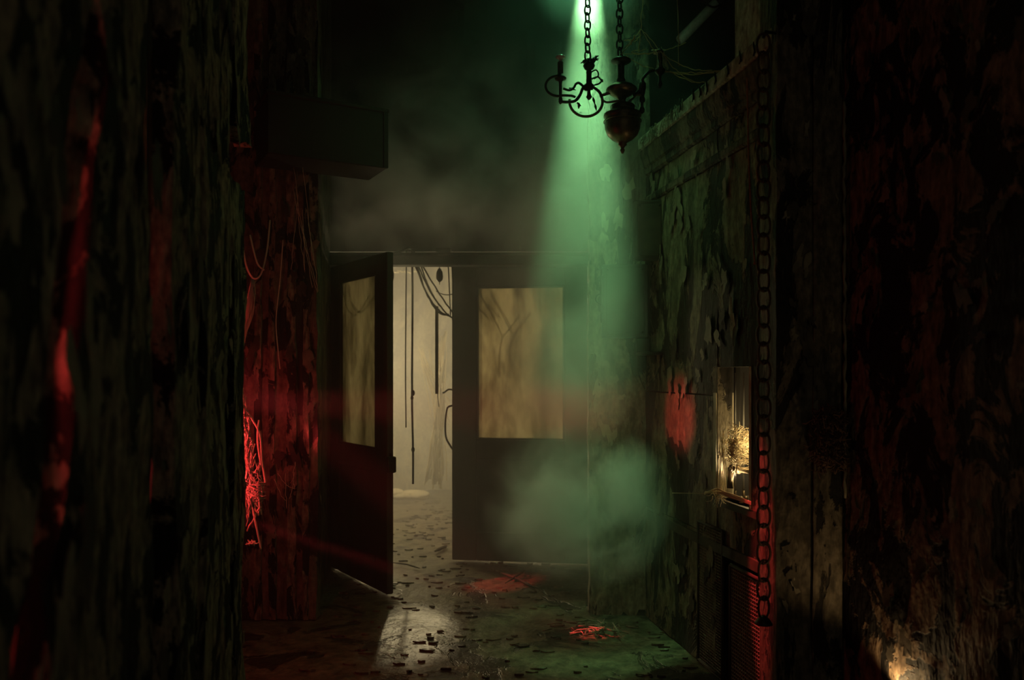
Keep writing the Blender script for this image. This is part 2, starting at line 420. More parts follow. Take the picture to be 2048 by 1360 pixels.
plank(1.165, 1.185, seed=2, rag=0.012, tilt=T, off=-0.03, th=0.06, amp=.01, z0=0, z1=2.6)     # batten inside the leaning gap
plank(1.225, 1.45, seed=3, rag=0.014, ul=lambda z: T*(z-H) if z < 1.95 else T*.6 - (z-1.95)*.3, off=0.004)
plank(1.455, 1.71, seed=4, rag=0.012, off=-0.008)
plank(1.90, 2.20, seed=5, rag=0.018)
plank(2.20, 2.46, seed=6, rag=0.012, off=0.012)
plank(2.46, 2.72, seed=7, rag=0.012, off=-0.004)
plank(2.71, 3.00, seed=8, z1=2.03, rag=0.03, off=0.010)
plank(2.71, 3.02, seed=9, z0=2.21, rag=0.025, off=0.016)
m = MB(); slab(m, OL - NL*0.30, DL, NL, .35*LS, 2.85*LS, 0, CEIL, 0.04, 20, 40, .01, 5, .3, 0, 31); m.build('backing_board', 'plaster', wall_left)
m = MB(); p_ = OL + DL*(1.50*LS); m.add([p_ - NL*.045, p_ - NL*.045 + DL*.03, p_ - NL*.30 + DL*.03, p_ - NL*.30] + [v + Vector((0,0,CEIL)) for v in (p_ - NL*.045, p_ - NL*.045 + DL*.03, p_ - NL*.30 + DL*.03, p_ - NL*.30)], [(0,3,2,1),(4,5,6,7),(0,1,5,4),(1,2,6,5),(2,3,7,6),(3,0,4,7)]); m.build('light_baffle', 'flake_dark', wall_left)  # unseen baffle added to block red cavity light from the far gap
m = MB(); slab(m, OL - NL*0.05, DL, NL, 2.70*LS, 2.80*LS, 1.9, 2.35, 0.04, 3, 8, .006, 5, .3, 0, 33); m.build('notch_backing', 'flake_dark', wall_left)
scatter_flakes(wall_left, OL, DL, NL, 0.9, 2.98, 0.15, 3.3, 150, ['flake', 'flake', 'flake_dark'], 0.018, 0.055, 3, 0.020, 3.6)

# left recess and return wall beside the door
wall_recess = struct(empty('wall_left_recess', (-1.5, 4.42, 0)), 'recessed left wall bathed in red light beside the left door leaf', 'wall')
m = MB(); slab(m, (-2.4, 4.42, 0), (1, 0, 0), (0, -1, 0), 0, 2.4-1.075, 0, CEIL, 0.08, 44, 110, 0.022, 7, 0.2, 0.010, 11); m.build('return_panel', 'plaster', wall_recess)
m = MB(); slab(m, (-1.11, 4.50, 0), Vector((-.155, 1.1, 0)).normalized(), Vector((1.1, .155, 0)).normalized(), 0, 1.10, 0, CEIL, 0.06, 20, 60, 0.012, 7, .2, 0.0, 12); m.build('side_panel', 'pillar', wall_recess)
m = MB(); m.box((-2.46, 2.9, 0), (-2.4, 4.5, CEIL)); m.build('recess_back', 'black', wall_recess)
m = MB(); m.box((-2.4, 2.86, 0), (-1.30, 2.9, CEIL)); m.build('recess_side', 'black', wall_recess)
for i, (x, w) in enumerate(((-1.34, .035), (-1.24, .05), (-1.15, .03), (-1.42, .04))):
    m = MB(); slab(m, (x, 4.405, 0), (1,0,0), (0,-1,0), 0, w, 0, 3.9 - .2*i, 0.03, 3, 60, 0.010, 9, .2, 0.010, 40+i); m.build('batten', 'plank', wall_recess)
scatter_flakes(wall_recess, (-1.5, 4.40, 0), (1,0,0), (0,-1,0), 0.0, 0.42, 0.3, 3.6, 36, ['flake', 'flake_dark'], 0.02, 0.05, 5, 0.02, 3.4)

# right wall: pieces round the service window
wall_right = struct(empty('wall_right', (rx(3.8), 3.8, 0)), 'right corridor wall of peeling plaster lit by a red patch', 'wall')
OR = Vector((rx(0), 0, 0)); DRv = Vector((-SL, 1, 0)); DR = DRv.normalized()
def rslab(ya, yb, z0, z1, name='plaster_panel', mat='plaster', seed=0, off=0.0, th=0.07, amp=0.008, rag=0.0):
    m = MB(); slab(m, OR + NR*off, DR, NR, ya*LS, yb*LS, z0, z1, th, max(3, int((yb-ya)*30)), max(3, int((z1-z0)*26)), amp, 6, .4, rag, seed)
    return m.build(name, mat, wall_right)
ZW0, ZW1, YW0, YW1 = 0.80, 1.385, 3.305, 3.585
rslab(3.60, 4.50, 1.262, 2.46, seed=21)
rslab(3.60, 4.50, 0.62, 1.255, seed=22, off=0.004)
rslab(3.60, 4.50, 0.0, 0.615, seed=23, off=0.008)
rslab(YW1-.005, 3.60, ZW0, ZW1, seed=24, off=0.010, amp=.003, name='window_side_strip')
rslab(3.02, 3.60, ZW1, 2.46, seed=25)
rslab(3.02, 3.60, 0.56, ZW0, seed=26, off=0.002)
rslab(3.17, 3.60, 0.0, 0.555, seed=27, off=-0.04, mat='black')  # near-black backing painted in place of the shade behind the mesh
rslab(3.02, 3.17, 0.0, 0.555, seed=28, off=0.0)
rslab(3.13, YW0, ZW0, ZW1, seed=28, name='window_side_strip', amp=.003)
rslab(3.02, 3.09, ZW0, ZW1+.0, seed=29, name='window_side_strip', amp=.003)
rslab(3.09, 3.13, ZW0, 1.22, seed=30, name='window_side_strip', amp=.003)
m = MB(); slab(m, OR + NR*0.014, DR, NR, 3.02*LS, 4.45*LS, 0.555, 0.60, 0.03, 30, 3, .003, 6, .4, 0, 35); m.build('ledge_strip', 'flake_dark', wall_right)
scatter_flakes(wall_right, OR, DR, NR, 3.62*LS, 4.42*LS, 0.2, 2.4, 64, ['flake', 'flake_dark', 'flake'], 0.02, 0.06, 8, 0.014, 2.6)
scatter_flakes(wall_right, OR, DR, NR, 3.1*LS, 3.58*LS, 1.45, 2.4, 18, ['flake', 'flake_dark'], 0.02, 0.05, 9, 0.014, 2.6)

wall_ret = struct(empty('wall_right_return', (.6, 4.5, 0)), 'short pale peeling wall section right of the doorway in green light', 'wall')
m = MB(); slab(m, (0.435, 4.50, 0), (1,0,0), (0,-1,0), 0, 0.34, 0, 2.12, 0.08, 14, 70, .012, 7, .35, 0.012, 51, ragz=.12); m.build('plaster_panel', 'plaster_pale', wall_ret)
m = MB(); slab(m, (0.435, 4.52, 0), (1,0,0), (0,-1,0), 0, 0.34, 1.85, CEIL, 0.06, 14, 60, .012, 7, .35, 0.012, 53); m.build('dimmed_upper_wall', 'pillar', wall_ret)  # darker coat paints in the dimness of the hazy wall top
m = MB(); slab(m, (0.45, 4.55, 0), Vector((.10, 1.05, 0)).normalized(), Vector((-1.05, .10, 0)).normalized(), 0, 1.05, 0, CEIL, 0.06, 16, 60, .008, 7, .3, 0, 52); m.build('side_panel', 'pillar', wall_ret)
scatter_flakes(wall_ret, (.44, 4.49, 0), (1,0,0), (0,-1,0), 0.0, .30, .5, 2.6, 30, ['flake_pale', 'flake', 'flake_pale'], .015, .045, 12, .014, 3.0)

# near pillar and near right wall
pil = struct(empty('wall_pillar', (1.1, 3.0, 0)), 'weathered vertical pillar between the chain and the dark right wall', 'pillar')
m = MB(); slab(m, (.975, 2.95, 0), (1,0,0), (0,-1,0), 0, .135, 0, CEIL, .20, 8, 110, .008, 9, .15, .004, 61); m.build('plank', 'pillar', pil)
m = MB(); slab(m, (1.108, 2.94, 0), (1,0,0), (0,-1,0), 0, .105, 0, CEIL, .20, 8, 110, .008, 9, .15, .004, 62); m.build('plank', 'pillar', pil)
m = MB(); m.tube(sag((1.219, 2.925, .9), (1.214, 2.925, 2.35), 0, 60, .0035), [.004+.002*((i*7) % 3) for i in range(61)], 5); m.build('bead_seam', 'flake', pil)
scatter_flakes(pil, (.975, 2.95, 0), (1,0,0), (0,-1,0), 0.01, .22, .2, 2.8, 34, ['flake_dark', 'flake', 'flake_dark'], .012, .032, 15, .010, 3.2)
wall_nr = struct(empty('wall_right_near', (1.4, 2, 0)), 'near right wall of blackened plaster with flaking patches', 'wall')
ON = Vector((1.7785, 0, 0))
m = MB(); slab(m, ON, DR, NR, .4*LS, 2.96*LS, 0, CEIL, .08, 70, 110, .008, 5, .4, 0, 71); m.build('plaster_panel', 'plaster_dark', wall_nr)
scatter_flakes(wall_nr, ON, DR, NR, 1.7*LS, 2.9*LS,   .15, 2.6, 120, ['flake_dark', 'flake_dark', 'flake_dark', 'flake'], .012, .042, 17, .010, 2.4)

# void above the right wall, back room
wv = struct(empty('wall_outer', (0, 9.4, 0)), 'outer walls closing the dark space around the corridor', 'wall')
def obox(name, a, b_, mat):
    m = MB(); m.box(a, b_); return m.build(name, mat, wv)
obox('outer_panel', (2.5, .2, 0), (2.56, 9.5, CEIL), 'black'); obox('outer_panel', (-2.56, 4.5, 0), (-2.5, 9.5, CEIL), 'black')
wb = struct(empty('wall_back', (0, 9.4, 0)), 'pale hazy wall at the far end of the room beyond the doors', 'wall')
m = MB(); slab(m, (-2.5, 9.4, 0), (1,0,0), (0,-1,0), 0, 5.0, 0, CEIL, .08, 40, 40, .02, 3, .5, 0, 81); m.build('plaster_panel', 'back', wb)
for sx in (-1, 1):
    m = MB(); m.box((sx*2.0 - .04, 5.75, 0), (sx*2.0 + .04, 9.35, CEIL)); m.build('side_panel', 'back', wb)
m = MB(); slab(m, (-1.5, 5.80, 0), (1,0,0), (0,-1,0), 0, 2.3, 2.245, CEIL, .06, 40, 40, .015, 4, .5, 0, 83); m.build('upper_panel', 'black', wb)
for xa, xb in ((-2.45, -1.36), (.64, 2.45)):
    m = MB(); m.box((xa, 5.62, 0), (xb, 5.70, CEIL)); m.build('front_panel', 'black', wb)

# ------------------------------------------------------------------ haze and smoke
def ell(name, c, s, mat, label):
    m = MB(); m.ball((0,0,0), 1.0, 16); o = m.build(name, mat); o.location = c; o.scale = s
    return tag(o, label, 'smoke', kind='stuff')
mb = MB(); mb.box((-2.35, 3.45, .02), (1.95, 5.90, CEIL-.03)); tag(mb.build('haze', haze_mat('haze', 0.08)), 'thin haze filling the corridor before the doors', 'haze', kind='stuff')
mb = MB(); mb.box((-1.94, 5.92, .02), (1.94, 9.3, CEIL-.03)); tag(mb.build('haze', haze_mat('back_haze', 0.20, g=0.1)), 'thick warm haze filling the room beyond the doors', 'haze', kind='stuff')
ell('smoke_cloud', (-.50, 5.05, 2.65), (1.20, .55, 1.0), smoke_mat('smoke_cloud', 4.0, 2.3, .42, .72, .2, 3.0), 'grey smoke cloud drifting above the double doors')
ell('smoke_column', (.33, 4.05, 2.0), (.42, .40, 1.20), smoke_mat('smoke_column', 2.2, 2.2, .30, .75, .3, 9.0, (1, 1, .5), 0.6), 'green lit column of smoke hanging under the chandelier')
ell('smoke_wisp', (.22, 5.0, 1.35), (.42, .28, .80), smoke_mat('smoke_wisp', 2.5, 2.6, .35, .72, .2, 13.0), 'thin grey smoke veiling the right door leaf')
ell('smoke_plume', (.385, 3.95, 3.42), (.34, .30, .42), smoke_mat('smoke_plume', 4.5, 3.0, .25, .7, .3, 5.0, (1, 1, .5), 0.4), 'brightest knot of green smoke at the top of the beam')
ell('smoke_puff', (.36, 4.22, .66), (.56, .45, .46), smoke_mat('smoke_puff', 13.0, 3.4, .40, .75, .2, 21.0), 'low green puff of smoke above the floor')


# ------------------------------------------------------------------ doors
def leaf(name, hinge, free, label, top=2.10):
    hinge = Vector(hinge); free = Vector(free); W = (free - hinge).length
    root = struct(empty(name, hinge), label, 'door')
    w = (free - hinge).normalized(); n = Vector((w.y, -w.x, 0))
    mt = Matrix((w, n, Vector((0,0,1)))).transposed().to_4x4(); mt.translation = hinge
    t = .022; a, b = .165*W, .815*W; zb, zt = .885, 1.985
    def bx(nm, p, q, mat='wood', bev=.004, par=None):
        m = MB(); m.bevbox(p, q, bev, mt); return m.build(nm, mat, par or root)
    bx('stile', (0, -t, .015), (a, t, top)); bx('stile', (b, -t, .015), (W, t, top))
    bx('top_rail', (a, -t, zt), (b, t, top)); bx('lock_rail', (a, -t, zb - .14), (b, t, zb)); bx('bottom_rail', (a, -t, .015), (b, t, .22))
    bx('lower_panel', (a-.004, -.010, .215), (b+.004, .010, zb-.135), 'wood')
    m = MB(); m.add([mt @ Vector(p) for p in ((a-.004, 0, zb-.004), (b+.004, 0, zb-.004), (b+.004, 0, zt+.004), (a-.004, 0, zt+.004))], [(0, 1, 2, 3)]); m.build('pane', 'pane', root)
    for sgn in (-1, 1):
        y0, y1 = (t-.012, t-.002) if sgn > 0 else (-t+.002, -t+.012)
        for p, q in (((a, y0, zb), (b, y1, zb+.014)), ((a, y0, zt-.014), (b, y1, zt)), ((a, y0, zb+.014), (a+.014, y1, zt-.014)), ((b-.014, y0, zb+.014), (b, y1, zt-.014))):
            bx('glazing_bead', p, q, 'wood', .002)
    for z in (.25, 1.05, 1.9):
        m = MB(); m.tube([mt @ Vector((-.006, t+.002, z)), mt @ Vector((-.006, t+.002, z+.10))], .007, 8); m.build('hinge', 'iron', root)
    return root, mt, W
HL, FLf = (-1.245, 5.58, 0), (-.742, 4.87, 0)
HRt, FRt = (.535, 5.665, 0), (-.43, 5.80, 0)
d1, m1, W1 = leaf('door_1', HL, FLf, 'left door leaf of dark wood swung open towards the viewer, with grimy frosted pane')
d2, m2, W2 = leaf('door_2', HRt, FRt, 'right door leaf of dark wood almost shut, frosted pane half lost in green haze', 2.16)
# latch box on the left leaf edge, pull handle on the right one
m = MB(); m.bevbox((W1-.005, -.028, .755), (W1+.030, .028, .855), .006, m1); m.tube(smoothpath([m1 @ Vector(p) for p in ((W1+.005, 0, .852), (W1+.010, 0, .872), (W1+.022, 0, .868), (W1+.022, 0, .85))]), .006, 6)
lk_ = m.build('latch_box', 'iron', d1)
m = MB(); m.tube(smoothpath([m1 @ Vector(p) for p in ((W1+.012, 0, .757), (W1+.018, .003, .70), (W1+.012, 0, .65), (W1+.018, 0, .60))]), .003, 5); m.build('latch_cord', 'rope', lk_)
hx = W2
m = MB()
m.tube(smoothpath([m2 @ Vector(p) for p in ((hx-.01, 0, 1.13), (hx+.030, .004, 1.12), (hx+.045, .002, 1.095), (hx+.055, 0, 1.0), (hx+.05, 0, .90), (hx+.02, 0, .84), (hx-.01, 0, .80))]), .007, 6)
m.build('pull_handle', 'iron', d2)
m = MB(); m.tube(smoothpath([m2 @ Vector(p) for p in ((hx-.01, 0, 1.24), (hx+.03, 0, 1.245), (hx+.06, 0, 1.225), (hx+.075, 0, 1.22))]), .006, 6); m.build('bent_hook', 'iron', d2)
# frame
def trimbox(name, label, parts):
    r = struct(empty(name, parts[0][1]), label, 'trim')
    for nm, a, b, mat in parts:
        m = MB(); m.bevbox(a, b, .006); m.build(nm, mat, r)
    return r
trimbox('trim_1', 'dark wooden header beam over the double doorway', [('header_beam', (-1.30, 5.50, 2.108), (.62, 5.62, 2.178), 'beam'), ('header_fillet', (-1.30, 5.488, 2.168), (.62, 5.52, 2.192), 'beam'), ('header_block', (-.525, 5.49, 2.192), (-.42, 5.56, 2.222), 'beam')])
trimbox('trim_2', 'dark door post left of the open leaf', [('post', (-1.36, 5.50, 0), (-1.262, 5.66, 2.108), 'beam'), ('post_stop', (-1.264, 5.60, 0), (-1.25, 5.66, 2.108), 'beam')])
trimbox('trim_3', 'dark door post right of the shut leaf behind green haze', [('post', (.552, 5.50, 0), (.64, 5.66, 2.108), 'beam')])
# cornice on the right wall
corn = struct(empty('trim_4', (rx(3.8), 3.8, 2.4)), 'pale moulded cornice climbing along the top of the right wall', 'cornice')
def extr(prof, ya, yb, name, mat, par, nseg=24, wob=.003, seed=1):
    m = MB(); vs = []; k = len(prof); fs = []
    for i in range(nseg+1):
        Y = ya + (yb-ya)*i/nseg; o = Vector((rx(Y), Y, 0))
        for q, (d, z) in enumerate(prof):
            vs.append(o + NR*(d + wob*noise.noise(Vector((Y*9, q*3.1, seed)))) + Vector((0,0,z + wob*noise.noise(Vector((Y*9, q*2.3, seed+5))))))
    for i in range(nseg):
        for q in range(k):
            fs.append((i*k+q, i*k+(q+1) % k, (i+1)*k+(q+1) % k, (i+1)*k+q))
    fs.append(tuple(range(k-1,-1,-1))); fs.append(tuple(nseg*k+q for q in range(k)))
    m.add(vs, fs); return m.build(name, mat, par)
extr([(-.08, 2.595), (.055, 2.595), (.062, 2.60), (.062, 2.655), (.05, 2.668), (-.08, 2.668)], 3.02, 4.46, 'fascia', 'cornice', corn, seed=1)
extr([(-.08, 2.455), (.008, 2.455), (.020, 2.465), (.020, 2.495), (.030, 2.505), (.036, 2.53), (.048, 2.56), (.050, 2.594), (-.08, 2.594)], 3.02, 4.46, 'cove', 'pillar', corn, seed=2)  # cove and rail coated darker to paint the shadow below the fascia
extr([(-.03, 2.30), (.012, 2.30), (.018, 2.31), (.018, 2.335), (.010, 2.345), (-.03, 2.345)], 3.02, 4.46, 'picture_rail', 'pillar', corn, seed=3)  # same painted shadow tone as the cove
m = MB(); slab(m, (rx(3.42)-.005, 3.42, 0), DW, NR, 0, .36, 2.67, CEIL, .12, 6, 30, .006, 7, .4, 0, 91); m.build('upper_block', 'cornice', corn)

# ------------------------------------------------------------------ chandelier
CY = 3.80
def C(x, y, dy=0.0): return P(x, y, CY) + Vector((0, dy, 0))
PX = CY / F
chan = tag(empty('chandelier', C(1246, 307)), 'tarnished antique chandelier with urn body hanging in the green light beam', 'chandelier')
def lathe_px(name, cx, prof, mat, par=None):
    m = MB(); o = C(cx, HZ); o.z = 0
    m.lathe([(max(.0008, r*PX), H + (HZ-y)*PX) for r, y in prof], o, 28); return m.build(name, mat, par or chan)
urn = lathe_px('urn', 1245, [(2,307),(4,303),(5,300),(3,297),(5,293),(9,290),(8,287),(12,284),(22,278),(30,270),(35,258),(36,246),(34,240),(36,236),(38,232),(37,228),(32,226),(26,223),(24,219),(25,213),(22,210),(10,208)], 'brass')
m = MB(); m.tube([C(1245+37*math.cos(a), 243, 37*PX*math.sin(a)) for a in [k*math.pi/14 for k in range(28)]], 1.3*PX, 6, True); m.build('urn_band', 'brass', urn)
lathe_px('lower_stem', 1246, [(7,209),(6,204),(5,200),(7,196),(5,192)], 'brass')
lathe_px('saucer', 1243, [(5,201),(9,196),(20,190),(28,184),(31,180),(30,177),(24,172),(14,167),(9,165)], 'brass')
lathe_px('collar', 1242, [(8,166),(9,160),(7,156),(7,132),(8,128),(14,127),(20,123),(20,121),(14,117),(6,115),(4,110)], 'iron')
def arm(name, pts, r, mat='iron', k=7, par=None, taper=None):
    m = MB(); pth = smoothpath([C(*p) for p in pts], k)
    m.tube(pth, r*PX if taper is None else [PX*(r + (taper-r)*i/(len(pth)-1)) for i in range(len(pth))], 8)
    return m.build(name, mat, par or chan)
def ringpts(cx, cy, rx_, ry_, a0, a1, dy=0, n=14):
    return [(cx + rx_*math.cos(R(a0+(a1-a0)*i/n)), cy - ry_*math.sin(R(a0+(a1-a0)*i/n)), dy) for i in range(n+1)]
la = arm('scroll_arm', ringpts(1116, 175, 25, 20, 60, 290, -.02) + [(1142,193,-.01),(1150,194,0)], 2.6, 'iron')
arm('scroll_arm', ringpts(1172, 203, 33, 30, 172, 372, .0), 2.8, 'brass')
arm('scroll_arm', [(1121,206,-.02),(1134,207,-.02),(1150,203,-.01),(1160,190,0),(1166,176,0),(1176,168,0)], 3.0)
arm('scroll_arm', [(1126,180,-.02),(1138,182,-.01),(1147,176,0),(1152,168,0),(1158,166,0),(1166,172,0)], 2.4)
arm('scroll_arm', [(1182,172,0),(1192,178,0),(1200,186,0),(1205,196,.01)], 2.8)
arm('scroll_arm', [(1184,158,0),(1196,152,.01),(1203,160,.01),(1198,166,.01),(1189,170,0)], 1.7)
arm('scroll_arm', [(1180,146,0),(1192,140,0),(1197,150,0),(1188,158,0)], 1.5)
arm('cross_arm', [(1200,190,.01),(1210,187,.01),(1222,186,.0),(1240,190,0)], 3.2, 'brass')
arm('cross_arm', [(1203,197,.01),(1214,203,.01),(1228,203,0),(1242,200,0)], 2.2, 'brass')
arm('cross_arm', [(1168,172,0),(1172,178,0),(1185,176,0)], 4.0)
for a, b in (((1138,176),(1152,180)), ((1154,205),(1162,212)), ((1158,208),(1157,218)), ((1186,195),(1190,210)), ((1190,208),(1193,222)), ((1203,158),(1206,165))):
    p, q = C(*a), C(*b); m = MB(); m.tube([p, p.lerp(q, .4), q], [1.2*PX, 2.6*PX, .5*PX], 6); m.build('leaf_spur', 'iron', chan)
cup = lathe_px('candle_cup', 1121, [(2,208),(4,204),(4,198),(3,194),(3.2,168),(4,163),(11,159),(12,156),(8,153),(6,148)], 'iron')
sl = lathe_px('candle_sleeve', 1121, [(5.5,148),(5.8,146),(5.8,125),(5.2,124)], 'candle', cup)
lathe_px('bulb_cap', 1121, [(2.5,125),(3,119),(6,117.5),(10,115),(9,112.5),(5,110.5),(1,110)], 'glass', cup)
st = lathe_px('left_stem', 1178, [(1,200),(4,197),(6,194),(4,190),(3,184),(3,178),(8,176),(10,171),(6,167),(5,150),(6,144),(4,141),(9,138),(12,132),(10,127),(5,124),(4,118)], 'iron')
m = MB(); r_ = random.Random(4)
for k in range(15):
    a = r_.uniform(0, 6.28); s_ = C(1180 + 6*math.cos(a), 130 - r_.uniform(0, 8), .012*math.sin(a))
    e_ = C(1181 + r_.uniform(10, 20)*math.cos(a), 121 - r_.uniform(-8, 9), .035*math.sin(a)); mid = s_.lerp(e_, .55) + Vector((0,0,.01))
    m.tube([s_, mid, e_], [1.8*PX, 2.8*PX, .5*PX], 5)
m.build('leaf_crown', 'iron', st)
# right side ornaments
ra = arm('scroll_arm', [(1266,190,0),(1276,186,-.01),(1284,172,-.02),(1284,162,-.02),(1290,152,-.01),(1300,143,0),(1312,140,0),(1320,141,0)], 3.0)
fo = lathe_px('front_finial', 1284, [(2,227),(5,224),(5.5,219),(3,213),(3,206),(6,203),(6,197),(4,193),(6,186),(8,176),(8,168),(5,163)], 'iron')
lathe_px('right_cup', 1320, [(1,176),(3,173),(5,169),(4,165),(2.5,160),(3,152),(6,149),(10,144),(11,140),(7,136),(5,132),(5.5,112),(4,108),(9,105),(7,100),(2,98)], 'iron')
arm('scroll_arm', [(1258,203,0),(1266,199,-.02),(1272,193,-.02),(1281,194,-.02)], 2.0, 'brass')

def link_mesh(lw, lh, r, name='link', mat='iron'):
    m = MB(); pts = []
    n = 20
    for k in range(n):
        a = 2*math.pi*k/n; c, s_ = math.cos(a), math.sin(a)
        pts.append((lw*math.copysign(abs(c)**.8, c), 0, lh*math.copysign(abs(s_)**.9, s_)))
    m.tube(pts, r, 6, True); return m.mesh(name, mat)
def chain(name, label, top, bottom_z, lw, lh, r, pitch, mat, twist, group=None, rot0=0):
    root = tag(empty(name, (top[0], top[1], bottom_z)), label, 'chain', group); me = link_mesh(lw, lh, r, 'link', mat)
    z = top[2] - lh; i = 0; rr = random.Random(3)
    while z - lh > bottom_z - 1e-6:
        o = bpy.data.objects.new('link', me); col.objects.link(o); o.parent = root
        o.matrix_world = Matrix.Translation((top[0] + rr.uniform(-1,1)*r*.25, top[1], z)) @ Matrix.Rotation(rot0 + twist*(i % 2) + rr.uniform(-.12,.12), 4, 'Z')
        z -= pitch; i += 1
    return root, z + pitch - lh
c1 = C(1175, 113); c2 = C(1239, 108)
chain('chandelier_chain', 'iron chain holding the chandelier in the brightest part of the beam', (c1.x, c1.y, 3.9), c1.z - .032, 5.6*PX, 9.5*PX, 1.7*PX, 15.2*PX, 'iron', R(55), rot0=R(-10))
chain('chandelier_chain', 'iron chain above the chandelier urn, at the dim edge of the beam', (c2.x, c2.y, 3.9), c2.z - .032, 6*PX, 10*PX, 1.9*PX, 15.5*PX, 'iron', R(60), rot0=R(-5))
# webs strung from chandelier to cornice
wr = random.Random(11)
def strands(name, label, segs, r, mat, cat='cobweb', n=12, wob=.003, sides=4):
    m = MB()
    for a, b, s_ in segs: m.tube(sag(a, b, s_, n, wob, wr), r, sides)
    return tag(m.build(name, mat), label, cat)
def W_(x, y, Y): return P(x, y, Y)
segs = [(C(1240,108), C(1316,104), .004), (C(1252,110), C(1308,138), .012), (C(1322,103), W_(1424,140,3.66), .03), (C(1326,142), W_(1462,138,3.5), .012),
        (C(1322,104), W_(1400,166,3.7), .03), (C(1340,142), W_(1448,156,3.55), .035), (C(1310,104), C(1262,104), .01), (W_(1495,125,3.3), C(1330,142), .03),
        (C(1310,100), W_(1372,85,3.85), .01)]
strands('cobweb', 'slack cobweb threads strung from the chandelier to the cornice', segs, .0019, 'web_orange', n=16)
segs = [(C(1287,-40), C(1282,58), .0), (C(1282,58), C(1245,106), .002), (C(1282,58), C(1277,104), .0), (C(1282,58), C(1308,102), .0), (C(1270,70), C(1262,90), 0), (C(1277,104), C(1292,98), 0), (C(1248,80), C(1270,78), .003), (C(1270,76), C(1246,98), 0), (C(1277,100), C(1262,104), .0), (C(1282,70), C(1268,84), .002), (C(1284,60), C(1318,100), -.004)]
strands('cobweb', 'branching orange cobweb hanging over the urn of the chandelier', segs, .0018, 'web_orange', n=10)
strands('hanging_thread', 'single dark red thread dropping right of the chandelier', [(W_(1354,-60,3.9), W_(1358,132,3.9), 0)], .0022, 'redcord', 'thread', 24, .002)
m = MB(); wr2 = random.Random(5)
tp = C(1319, 104)
for k in range(26):
    a = wr2.uniform(0, 6.28); m.tube(sag(tp + Vector((wr2.uniform(-.02,.02), wr2.uniform(-.02,.02), 0)), C(1324 + 13*math.cos(a), 138, .03*math.sin(a)), .003, 6, .001, wr2), .0008, 3)
for k in range(20): m.tube([tp + Vector([wr2.gauss(0,.016), wr2.gauss(0,.012), wr2.gauss(.004,.006)]) for _ in range(4)], .0016, 4)
tag(m.build('cobweb', 'web'), 'tent of cobweb over the right candle cup of the chandelier', 'cobweb')

# pale pipe and bracket in the void
m = MB(); a, b = W_(1358,82,4.65), W_(1432,6,4.65); m.tube([a, a.lerp(b,.02), b.lerp(a,.02), b], [.024,.028,.028,.024], 14)
pr = empty('pipe', b); tag(pr, 'pale slanted pipe high in the dark above the cornice', 'pipe'); m.build('tube', 'pipe', pr)
m = MB(); m.tube([b, b + (b-a).normalized()*.5], .02, 10); m.build('socket', 'iron', pr)
m = MB(); m.tube(smoothpath([W_(1388,20,4.6), W_(1400,2,4.6), W_(1425,14,4.6), W_(1440,10,4.62)]), .006, 6); m.build('clip', 'iron', pr)

# wire hooks along the cornice
hook = None
for i, (x, y) in enumerate(((1527,100),(1499,117),(1474,142),(1449,158),(1432,176),(1418,184),(1404,192),(1378,212))):
    Y = 1.61/((x-1024)/F + SL) - .05; p = P(x, y, Y); p = Vector((rx(Y), Y, p.z)) + NR*.058
    m = MB(); k = wr.uniform(.8, 1.2)
    m.tube([p + NR*.004 + Vector((0,0,-.02*k)), p + NR*.010 + Vector((0,0,.01)), p + NR*.012 + Vector((0,0,.030*k))], [.004,.005,.002], 5)
    m.tube(smoothpath([p + NR*.006 + Vector((0,0,.012)), p + NR*.014 + DW*.015*k + Vector((0,0,.0)), p + NR*.014 + DW*.010 + Vector((0,0,-.022*k)), p + NR*.01 - DW*.006 + Vector((0,0,-.028*k))], 4), .0028, 5)
    names = ['nearest the pillar', 'second from the pillar', 'third from the pillar', 'fourth from the pillar', 'fifth from the pillar', 'sixth from the pillar', 'seventh from the pillar', 'farthest from the pillar']
    tag(m.build('wire_hook', 'iron'), 'black wire hook on the pale cornice, ' + names[i], 'hook', 'wire hooks on the cornice')
m = MB()
for i in range(70):
    Y = wr.uniform(3.85, 4.40); p = Vector((rx(Y), Y, 2.655)) + NR*.055
    m.tube(smoothpath([p, p + NR*wr.uniform(0,.02) + DW*wr.uniform(-.03,.03) + Vector((0,0,wr.uniform(-.04,.02))), p + NR*.012 + DW*wr.uniform(-.03,.03) + Vector((0,0,wr.uniform(-.08,.0)))], 3), .002, 4)
tag(m.build('moss_fringe', 'flake'), 'ragged fibrous fringe clinging to the far end of the cornice', 'fringe')
# red cord hanging from the cornice
pts = [P(1494,140,3.24), P(1495,200,3.24), P(1497,300,3.24), P(1502,420,3.24), P(1506,480,3.24), P(1510,526,3.24)]
m = MB(); m.tube(smoothpath(pts, 8), .0035, 6); rc = empty('red_cord', pts[-1]); tag(rc, 'thin reddish cord hanging down from a cornice hook', 'cord'); m.build('cord', 'redcord', rc)
m = MB(); m.ball(pts[-1], .007, 8); m.tube([pts[-1], pts[-1] + Vector((.012,0,.002))], .004, 6); m.build('knot', 'redcord', rc)

